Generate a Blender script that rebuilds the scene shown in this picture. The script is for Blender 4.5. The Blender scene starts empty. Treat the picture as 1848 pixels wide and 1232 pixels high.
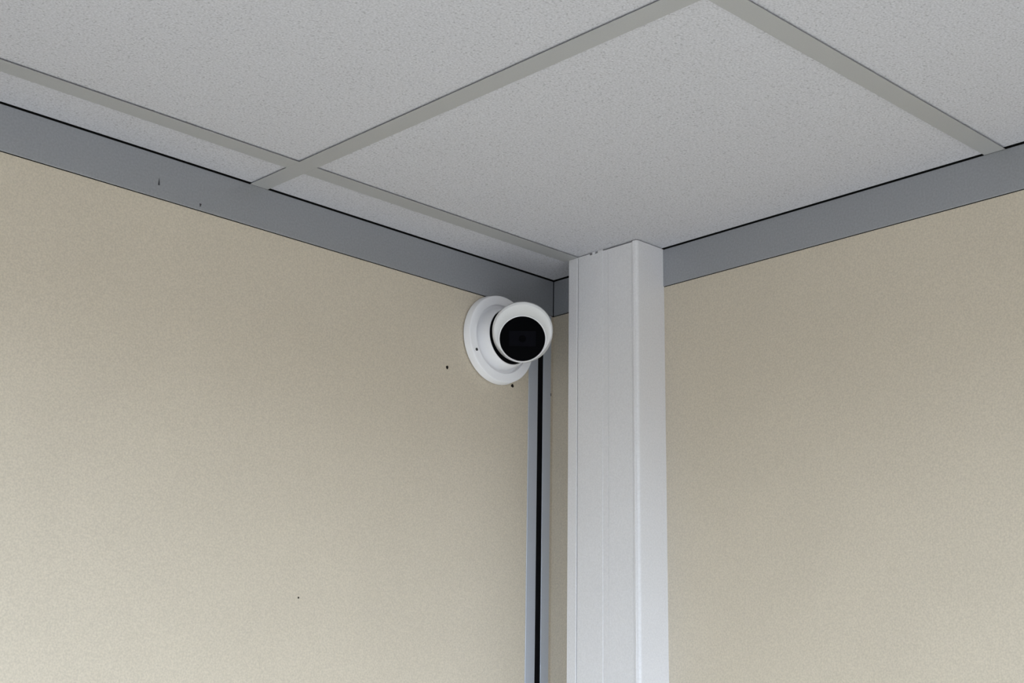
import bpy, bmesh, math, random
from mathutils import Matrix, Vector
random.seed(7)
S = bpy.context.scene
COL = S.collection

# ------------------------------------------------------------------ camera
# origin = room corner at the height of the ceiling grid; left wall is the plane Y=0, right wall the plane X=0
F_PX, YAW, PITCH, ROLL = 2658.28, 0.80504, 0.27236, 0.01646
CAM = Vector((-1.43887, -1.41215, -0.6526))
fw = Vector((math.cos(YAW)*math.cos(PITCH), math.sin(YAW)*math.cos(PITCH), math.sin(PITCH)))
rt = Vector((math.sin(YAW), -math.cos(YAW), 0)); up = rt.cross(fw)
r2 = rt*math.cos(ROLL)+up*math.sin(ROLL); u2 = -rt*math.sin(ROLL)+up*math.cos(ROLL)
cd = bpy.data.cameras.new('camera'); co = bpy.data.objects.new('camera', cd); COL.objects.link(co)
m = Matrix((r2, u2, -fw)).transposed().to_4x4(); m.translation = CAM
co.matrix_world = m
cd.sensor_width = 36; cd.lens = F_PX/1848*36; cd.clip_start = .01
S.camera = co

# ------------------------------------------------------------------ light and exposure
EXPOSURE = 0.0
S.view_settings.view_transform = 'Standard'; S.view_settings.look = 'None'
S.view_settings.gamma = 1; S.view_settings.use_curve_mapping = False
S.view_settings.exposure = EXPOSURE
W = bpy.data.worlds.new('overcast_sky'); S.world = W; W.use_nodes = True
nt = W.node_tree; nt.nodes.clear()
wo = nt.nodes.new('ShaderNodeOutputWorld'); bg = nt.nodes.new('ShaderNodeBackground')
tc = nt.nodes.new('ShaderNodeTexCoord'); sx = nt.nodes.new('ShaderNodeSeparateXYZ')
mr = nt.nodes.new('ShaderNodeMapRange'); mr.inputs[1].default_value = -1; mr.inputs[2].default_value = 1
rp = nt.nodes.new('ShaderNodeValToRGB')
rp.color_ramp.elements[0].position = 0.0; rp.color_ramp.elements[0].color = (.07, .07, .07, 1)
rp.color_ramp.elements[1].position = 1.0; rp.color_ramp.elements[1].color = (.71, .842, 1.02, 1)
for p, c in ((.49, (.10, .10, .10, 1)), (.51, (.64, .743, .89, 1))):
    e = rp.color_ramp.elements.new(p); e.color = c
nt.links.new(tc.outputs['Generated'], sx.inputs[0]); nt.links.new(sx.outputs[2], mr.inputs[0])
nt.links.new(mr.outputs[0], rp.inputs[0]); nt.links.new(rp.outputs[0], bg.inputs[0])
nt.links.new(bg.outputs[0], wo.inputs[0]); bg.inputs[1].default_value = 14.9

FLOOR = -2.30; BACK = -2.7
SILL, HEAD = FLOOR+.55, -.20          # window openings in the two walls behind the camera
WX = (-2.55, -.3)                      # opening along X in wall_front (Y = BACK)
WY = (-2.4, -1.1)                      # opening along Y in wall_side (X = BACK)
def portal(name, loc, rot, sxx, syy):
    l = bpy.data.lights.new(name, 'AREA'); l.shape = 'RECTANGLE'; l.size = sxx; l.size_y = syy
    l.cycles.is_portal = True
    o = bpy.data.objects.new(name, l); COL.objects.link(o); o.location = loc; o.rotation_euler = rot
portal('window_daylight', ((WX[0]+WX[1])/2, BACK-.02, (SILL+HEAD)/2), (math.pi/2, 0, 0), WX[1]-WX[0], HEAD-SILL)
portal('window_daylight', (BACK-.02, (WY[0]+WY[1])/2, (SILL+HEAD)/2), (math.pi/2, 0, -math.pi/2), WY[1]-WY[0], HEAD-SILL)

# ------------------------------------------------------------------ materials
def mat(name, col, rough=.6, fleck=0., fleck_scale=300., metal=0., spec=.5, speck=0., speck_scale=600., mottle=0., mottle_scale=6., bump=0., bump_scale=500., bump_dist=.001, coat=0.):
    M = bpy.data.materials.new(name); M.use_nodes = True
    t = M.node_tree; b = t.nodes['Principled BSDF']
    b.inputs['Base Color'].default_value = (*col, 1); b.inputs['Roughness'].default_value = rough
    b.inputs['Metallic'].default_value = metal; b.inputs['Specular IOR Level'].default_value = spec
    b.inputs['Coat Weight'].default_value = coat
    g = t.nodes.new('ShaderNodeTexCoord')
    def noise(scale, detail=2.):
        n = t.nodes.new('ShaderNodeTexNoise'); n.inputs['Scale'].default_value = scale; n.inputs['Detail'].default_value = detail
        t.links.new(g.outputs['Object'], n.inputs['Vector']); return n.outputs[0]
    val = None
    for amp, sc, det in ((speck, speck_scale, 1.5), (mottle, mottle_scale, 3.)):
        if not amp: continue
        r = t.nodes.new('ShaderNodeMapRange')
        r.inputs[1].default_value = .25; r.inputs[2].default_value = .75
        r.inputs[3].default_value = 1-amp; r.inputs[4].default_value = 1+amp
        t.links.new(noise(sc, det), r.inputs[0])
        if val is None: val = r.outputs[0]
        else:
            mm = t.nodes.new('ShaderNodeMath'); mm.operation = 'MULTIPLY'
            t.links.new(val, mm.inputs[0]); t.links.new(r.outputs[0], mm.inputs[1]); val = mm.outputs[0]
    if fleck:
        r = t.nodes.new('ShaderNodeMapRange'); r.inputs[1].default_value = .60; r.inputs[2].default_value = .72
        r.inputs[3].default_value = 1; r.inputs[4].default_value = 1-fleck
        t.links.new(noise(fleck_scale, 1.), r.inputs[0])
        mm = t.nodes.new('ShaderNodeMath'); mm.operation = 'MULTIPLY'
        t.links.new(val, mm.inputs[0]); t.links.new(r.outputs[0], mm.inputs[1]); val = mm.outputs[0]
    if val is not None:
        v = t.nodes.new('ShaderNodeVectorMath'); v.operation = 'SCALE'; v.inputs[0].default_value = col
        t.links.new(val, v.inputs['Scale']); t.links.new(v.outputs[0], b.inputs['Base Color'])
    if bump:
        bn = t.nodes.new('ShaderNodeBump'); bn.inputs['Strength'].default_value = bump; bn.inputs['Distance'].default_value = bump_dist
        t.links.new(noise(bump_scale, 3.), bn.inputs['Height']); t.links.new(bn.outputs[0], b.inputs['Normal'])
    return M
M_WALL = mat('beige_wall_panel', (.60, .533, .422), .55, speck=.11, speck_scale=500, mottle=.02, mottle_scale=9, bump=.05, bump_scale=700, bump_dist=.0005)
M_TILE = mat('mineral_fibre_tile', (.545, .543, .566), .95, spec=.2, fleck=.24, fleck_scale=350, speck=.16, speck_scale=460, bump=.35, bump_scale=420, bump_dist=.0008)
M_GRID = mat('grid_white_paint', (.385, .385, .38), .45, speck=.03)
M_TRIM = mat('grey_metal_trim', (.395, .407, .425), .40, metal=.6, speck=.08, speck_scale=400)
M_ALU = mat('satin_aluminium', (.52, .555, .62), .4, metal=.3, speck=.03)
M_RUBBER = mat('black_rubber', (.003, .003, .004), .8, spec=.1)
M_PVC = mat('white_pvc', (.75, .742, .745), .45, speck=.05, speck_scale=450, mottle=.015, mottle_scale=14)
M_CAMW = mat('white_camera_plastic', (.945, .945, .96), .4, spec=.6, speck=.015, speck_scale=700)
M_CAMW_SHADE = mat('white_camera_plastic_shaded', (.72, .725, .725), .38, speck=.015, speck_scale=700)  # white camera plastic, darkened so the housing's shade is in its colour
M_BLACK = mat('gloss_black_plastic', (.004, .004, .005), .18)
M_GLASS = mat('smoked_window', (.0008, .0008, .0012), .2, spec=.015)
M_PLATE = mat('sensor_plate', (.0032, .0032, .0052), .5, spec=.02)
M_DARK = mat('dark_hole', (.012, .009, .007), .9, spec=.1)
M_SCUFF = mat('scuff_grey', (.05, .05, .055), .8)
M_FLOOR = mat('floor_vinyl', (.50, .465, .415), .5, speck=.05, mottle=.05)
M_PAINT = mat('white_wall_paint', (.55, .56, .58), .7)
M_PLAIN = mat('plenum_board', (.25, .25, .25), .9)

# ------------------------------------------------------------------ helpers
def link(name, bm, ma, parent=None, smooth=False, angle=None):
    me = bpy.data.meshes.new(name); bmesh.ops.recalc_face_normals(bm, faces=bm.faces); bm.to_mesh(me); bm.free()
    me.materials.append(ma)
    if smooth:
        me.polygons.foreach_set('use_smooth', [True]*len(me.polygons))
        if angle: me.set_sharp_from_angle(angle=math.radians(angle))
    o = bpy.data.objects.new(name, me); COL.objects.link(o)
    if parent: o.parent = parent
    return o
def box(bm, a, b):
    (x0, x1), (y0, y1), (z0, z1) = [sorted(t) for t in zip(a, b)]
    v = [bm.verts.new(p) for p in ((x0,y0,z0),(x1,y0,z0),(x1,y1,z0),(x0,y1,z0),(x0,y0,z1),(x1,y0,z1),(x1,y1,z1),(x0,y1,z1))]
    for f in ((0,1,2,3),(4,5,6,7),(0,1,5,4),(1,2,6,5),(2,3,7,6),(3,0,4,7)): bm.faces.new([v[i] for i in f])
def boxes(*ab):
    bm = bmesh.new()
    for a, b in ab: box(bm, a, b)
    return bm
def bev(bm, w, seg=2):
    bmesh.ops.bevel(bm, geom=list(bm.edges), offset=w, segments=seg, affect='EDGES'); return bm
def extrude_profile(pts, z0, z1):
    bm = bmesh.new()
    a = [bm.verts.new((x, y, z0)) for x, y in pts]; b = [bm.verts.new((x, y, z1)) for x, y in pts]
    n = len(pts)
    for i in range(n): bm.faces.new((a[i], a[(i+1) % n], b[(i+1) % n], b[i]))
    bm.faces.new(a); bm.faces.new(b); return bm
def structure(o): o['kind'] = 'structure'; return o
def lathe(prof, n=96, cap0=True, cap1=True):
    """profile of (radius, height) turned about local Z"""
    bm = bmesh.new(); rings = []
    for r, h in prof:
        rings.append([bm.verts.new((r*math.cos(2*math.pi*k/n), r*math.sin(2*math.pi*k/n), h)) for k in range(n)])
    for A, B in zip(rings, rings[1:]):
        for k in range(n): bm.faces.new((A[k], A[(k+1) % n], B[(k+1) % n], B[k]))
    if cap0: bm.faces.new(rings[0])
    if cap1: bm.faces.new(rings[-1])
    return bm

# ------------------------------------------------------------------ room shell
PW = .0015                      # wall faces stand this far behind the trim faces
TOP = .10
structure(link('floor', boxes(((BACK-.1, BACK-.1, FLOOR-.1), (.1, .1, FLOOR))), M_FLOOR))
wall_left = structure(link('wall_left', boxes(((BACK-.1, PW, FLOOR), (PW, .1, -.0523)), ((BACK-.1, .008, -.0523), (.03, .1, TOP))), M_WALL))
wall_right = structure(link('wall_right', boxes(((PW, BACK-.1, FLOOR), (.1, .1, -.0523)), ((.008, BACK-.1, -.0523), (.1, .1, TOP))), M_WALL))
structure(link('wall_front', boxes(((BACK, BACK-.1, FLOOR), (.0, BACK, SILL)), ((BACK, BACK-.1, HEAD), (0, BACK, TOP)),
    ((BACK, BACK-.1, SILL), (WX[0], BACK, HEAD)), ((WX[1], BACK-.1, SILL), (0, BACK, HEAD))), M_PAINT))
structure(link('wall_side', boxes(((BACK-.1, BACK, FLOOR), (BACK, 0, SILL)), ((BACK-.1, BACK, HEAD), (BACK, 0, TOP)),
    ((BACK-.1, BACK, SILL), (BACK, WY[0], HEAD)), ((BACK-.1, WY[1], SILL), (BACK, 0, HEAD))), M_PAINT))

# ------------------------------------------------------------------ suspended ceiling
A_, B_, WB, P = .5214, .0987, .0252, .6
TZ = .0019                      # underside of the tiles above the face of the grid
FT = .0005                      # flange thickness
ceiling = structure(link('ceiling', boxes(((BACK-.1, BACK-.1, TOP), (.1, .1, TOP+.1))), M_PLAIN))
ax = [-A_-P*k for k in range(5)]           # near edges of the main runners, along Y
by = [-B_-P*k for k in range(6)]           # near edges of the cross tees, along X
def tee_x(x0, x1, y):                      # a tee running along X
    c = y+WB/2
    return boxes(((x0, y, 0), (x1, y+WB, FT)), ((x0, c-.0008, FT), (x1, c+.0008, .03)))
def tee_y(y0, y1, x):
    c = x+WB/2
    return boxes(((x, y0, 0), (x+WB, y1, FT)), ((c-.0008, y0, FT), (c+.0008, y1, .03)))
for x in ax: link('main_runner', tee_y(BACK, -.0002, x), M_GRID, ceiling)
xs = [(ax[0]+WB+.0001, -.0002)]+[(ax[k+1]+WB+.0001, ax[k]-.0001) for k in range(4)]
for y in by:
    for k, (x0, x1) in enumerate(xs):
        if k == 0 and y == by[0]: x1 = -.0535      # this one stops against the trunking
        link('cross_tee', tee_x(x0, x1, y), M_GRID, ceiling)
# tiles: each one lies on the flanges round it
xe = [(ax[0]+WB/2+.002, -.0006)]+[(ax[k+1]+WB/2+.002, ax[k]+WB/2-.002) for k in range(4)]
ye = [(by[0]+WB/2+.002, -.0006)]+[(by[k+1]+WB/2+.002, by[k]+WB/2-.002) for k in range(5)]
for x0, x1 in xe:
    for y0, y1 in ye:
        dz = random.uniform(0, .0004)
        link('tile', bev(boxes(((x0, y0, TZ+dz), (x1, y1, TZ+dz+.015))), .0008, 1), M_TILE, ceiling)

# ------------------------------------------------------------------ wall trims under the ceiling
TH = .0514
t1 = structure(link('trim_1', bev(boxes(((BACK, 0, -TH), (-.0007, PW, 0)), ((BACK, PW, -.022), (-.0007, .0040, -.020))), .0003, 1), M_TRIM))
t2 = structure(link('trim_2', bev(boxes(((0, BACK, -TH), (PW, -.0005, 0)), ((PW, BACK, -.022), (.0040, -.0005, -.020))), .0003, 1), M_TRIM))
M_SLIT_SHADE = mat('slit_shade_black', (.012, .012, .012), .95, spec=.1)  # near-black colour standing in for shade in the trim slits
link('slit_shade', boxes(((BACK, .0040, -.0522), (.0079, .0079, .03))), M_SLIT_SHADE, t1)  # dark strips added behind the trims to blacken the slits, no real part
link('slit_shade', boxes(((.0040, BACK, -.0522), (.0079, .0039, .03))), M_SLIT_SHADE, t2)
def sliver(pts, y):
    bm = bmesh.new()
    f = bm.faces.new([bm.verts.new((x, y, z)) for x, z in pts])
    r = bmesh.ops.extrude_face_region(bm, geom=[f])
    for v in r['geom']:
        if isinstance(v, bmesh.types.BMVert): v.co.y -= .0003
    return bm
link('scuff', sliver([(-.6442,-.0365),(-.6418,-.0362),(-.6424,-.0325),(-.6434,-.0275)], 0), M_SCUFF, t1)
link('scuff', sliver([(-.5886,-.0432),(-.5858,-.0436),(-.5868,-.0462),(-.5876,-.0478)], 0), M_SCUFF, t1)

# aluminium channel standing in the corner of the left wall
t3 = bpy.data.objects.new('trim_3', None); COL.objects.link(t3); structure(t3)
zb, zt = FLOOR, -TH-.0006
link('flange', bev(boxes(((-.0470, .0002, zb), (-.0294, PW, zt)), ), .0003, 1), M_ALU, t3)
link('flange', bev(boxes(((-.0188, .0002, zb), (-.0036, PW, zt)), ), .0003, 1), M_ALU, t3)
link('groove_seal', boxes(((-.0294, .0013, zb), (-.0188, PW, zt))), M_RUBBER, t3)

link('scuff', boxes(((-.0042, -.0001, -.1690), (-.0030, .0003, -.1650))), M_SCUFF, t3)
# small damage on the left wall
def crater(name, x, z, r, par, seed):
    rnd = random.Random(seed); bm = bmesh.new(); n = 14
    o_ = [bm.verts.new((x+r*(1+.3*rnd.uniform(-1, 1))*math.cos(2*math.pi*k/n), PW-.00005, z+r*(1.15+.3*rnd.uniform(-1, 1))*math.sin(2*math.pi*k/n))) for k in range(n)]
    i_ = [bm.verts.new((x+(v.co.x-x)*.7, PW-.0007, z+(v.co.z-z)*.7)) for v in o_]
    for k in range(n): bm.faces.new((o_[k], o_[(k+1) % n], i_[(k+1) % n], i_[k]))
    bm.faces.new(i_)
    return link(name, bm, M_DARK, par)
crater('screw_hole', -.1973, -.1646, .0022, wall_left, 1)
crater('screw_hole', -.0776, -.1675, .0024, wall_left, 2)
crater('screw_hole', -.4167, -.4829, .0010, wall_left, 3)

# ------------------------------------------------------------------ white cable trunking in the corner
D, Y1, Y2 = .0531, .0806, .2045
tr = bpy.data.objects.new('cable_trunking', None); COL.objects.link(tr); tr.location = (0, -(Y1+Y2)/2, FLOOR)
tr['label'] = 'tall white plastic cable trunking boxed vertically against the right wall beside the corner'; tr['category'] = 'cable trunking'
ox, oy = 0, (Y1+Y2)/2
H = -FLOOR
def P2(x, y): return (x, y+oy)
GA, GB = .0972, .1964            # the cover sits between these two lips
rc = .0042
corner = [(-D+rc-rc*math.sin(t), -Y2+rc-rc*math.cos(t)) for t in [math.pi/2*k/6 for k in range(7)]]
body = [(PW, -Y1), (-D+.0008, -Y1), (-D, -Y1-.0008), (-D, -GA+.0006), (-D+.0006, -GA), (-D+.0045, -GA), (-D+.0045, -GB), (-D-.0002, -GB), (-D-.0006, -GB-.0008), (-D-.0006, -GB-.003)] + corner[::-1][0:] + [(PW, -Y2)]
body[-len(corner)-1:-1] = [(-D-.0003, -Y2+.0046)] + [c for c in corner[::-1]]
link('body', extrude_profile([P2(*p) for p in body], 0, H+.0008), M_PVC, tr)
g = .0010; f0 = -D+.0004
cover = [(-D+.0045, -GA-g), (f0+.0005, -GA-g), (f0, -GA-g-.0006), (f0, -.1430), (f0+.0008, -.1434), (f0+.0004, -.1440), (f0+.0004, -.1528), (f0+.0011, -.1533), (f0+.0001, -.1539), (f0+.0001, -GB+g+.0006), (f0+.0006, -GB+g), (-D+.0045, -GB+g)]
cbm = extrude_profile([P2(*p) for p in cover], 0, H-.0014)
py = lambda px: -.0966-(px-1040)*.000996+oy
for p0, p1, top, fwd in ((1041, 1063, .0008, 0), (1068.5, 1073.5, .0017, .0010), (1078, 1087.5, .0017, .0002), (1087.5, 1142, -.0003, 0)):
    box(cbm, (f0-fwd, py(p0), H-.0014), (-D+.0045, py(p1), H+top))     # ragged sawn top edge
cv = link('cover', cbm, M_PVC, tr)

# ------------------------------------------------------------------ security camera
BX, BZ = -.11, -.11
cam = bpy.data.objects.new('security_camera', None); COL.objects.link(cam)
cam.location = (BX, 0, BZ); cam.rotation_euler = (math.pi/2, 0, 0)      # local +Z points out of the left wall
cam['label'] = 'white turret security camera with black lens face on the left wall under the grey trim'; cam['category'] = 'camera'
def arc(c, r, a0, a1, n): return [(c[0]+r*math.cos(math.radians(a0+(a1-a0)*k/n)), c[1]+r*math.sin(math.radians(a0+(a1-a0)*k/n))) for k in range(n+1)]
link('mounting_pad', lathe([(.0583, -PW), (.0583, .0002)]), M_BLACK, cam)
link('base_plate', lathe([(.0612, 0), (.0618, .0006), (.0605, .0100), (.0600, .0108), (.0592, .0112), (.0484, .0112), (.0478, .0108), (.0476, .0050)], 128), M_CAMW, cam, True, 25)
link('retaining_ring', lathe([(.0476, .0060), (.0466, .0050), (.0445, .0046), (.0428, .0056), (.0420, .0090), (.0417, .0140), (.0415, .0175), (.0409, .0212), (.0402, .0238), (.0394, .0256), (.0385, .0264), (.0377, .0261), (.0373, .0250), (.0372, .0200)], 128, False, False), M_CAMW, cam, True, 50)
link('socket', lathe([(.0373, .0190), (.0371, .0240), (.0250, .0236)], 96), M_RUBBER, cam, True, 30)
# axis of the ball: towards the photographer's side and down
BC = Vector((0, 0, .0500))                     # ball centre in the local frame
def w2l(v): return Vector((v[0], v[2], -v[1]))   # world direction -> local (rot X 90)
to = (CAM-Vector((BX, -.045, BZ))).normalized()
az = math.atan2(to.y, to.x); el = math.asin(to.z)-math.radians(10.8)
AXW = Vector((math.cos(el)*math.cos(az), math.cos(el)*math.sin(az), math.sin(el)))
RTW = Vector((-math.sin(az), math.cos(az), 0))           # +u
if RTW.dot(r2) < 0: RTW = -RTW
UPW = RTW.cross(-AXW)
if UPW.z < 0: UPW = -UPW
ha, hu, hv = w2l(AXW), w2l(RTW), w2l(UPW)
HM = Matrix((hu, hv, ha)).transposed().to_4x4()
if HM.to_3x3().determinant() < 0: HM = Matrix((-hu, hv, ha)).transposed().to_4x4()
HM.translation = BC
def on_head(o): o.matrix_local = HM; return o
WD = .036                                      # window plane in front of the ball centre
ball = on_head(link('ball', lathe(arc((0, 0), .0355, -89, 60, 30), 96), M_BLACK, cam, True))
def loft(rings, n=128):
    """rings of (radius, centre u, centre v, w, tilt)"""
    bm = bmesh.new(); R = []
    for r, cu, cv_, w, k in rings:
        R.append([bm.verts.new((cu+r*math.cos(2*math.pi*i/n), cv_+r*math.sin(2*math.pi*i/n), w+k*r*math.sin(2*math.pi*i/n))) for i in range(n)])
    for A, B in zip(R, R[1:]):
        for i in range(n): bm.faces.new((A[i], A[(i+1) % n], B[(i+1) % n], B[i]))
    return bm
RW = .0300
shell = [(.0350, 0, 0, -.004, 0), (.0388, 0, 0, -.006, 0), (.0398, 0, .0, -.004, 0), (.0401, 0, .001, .004, 0), (.0402, 0, .0038, .014, .05), (.0401, 0, .0082, .026, .15), (.0400, 0, .0108, WD-.002, .20),
         (.0394, 0, .0110, WD+.0016, .21), (.0380, 0, .0098, WD+.0036, .20), (.0358, 0, .0063, WD+.0036, .15), (.0335, 0, .0030, WD+.0024, .09), (.0318, 0, .0006, WD+.0010, .03), (.0314, 0, 0, WD+.0003, 0), (.0314, 0, 0, WD-.003, 0)]
housing = on_head(link('housing', loft(shell), M_CAMW_SHADE, cam, True, 30))
ring = on_head(link('window_ring', lathe([(.0316, WD-.002), (.0316, WD+.0008), (.0312, WD+.0014), (.0306, WD+.0013), (.0301, WD+.0004), (.0300, WD-.001)], 96, False, False), M_CAMW, cam, True, 40))
win = on_head(link('lens_window', lathe([(.0304, WD-.004), (.0304, WD-.0004), (.0150, WD-.0001), (.002, WD)], 96), M_GLASS, cam, True, 30))
pl = link('sensor_plate', bev(boxes(((-.0178, -.0100, WD-.0006), (.0178, .0104, WD+.0003))), .0006, 2), M_PLATE, win)
rg = link('lens', lathe([(.0048, WD-.0003), (.0048, WD+.0006), (.0040, WD+.0008), (.0030, WD+.0005), (.0012, WD+.0006)], 32), M_GLASS, win, True, 30)
# screw in the base plate
sc = link('screw', lathe([(.0021, .0100), (.0021, .0114), (.0016, .01165), (.0009, .01135), (.0002, .0113)], 24), M_BLACK, cam, True, 30)
sc.location = (-.0470, -.0240, 0)
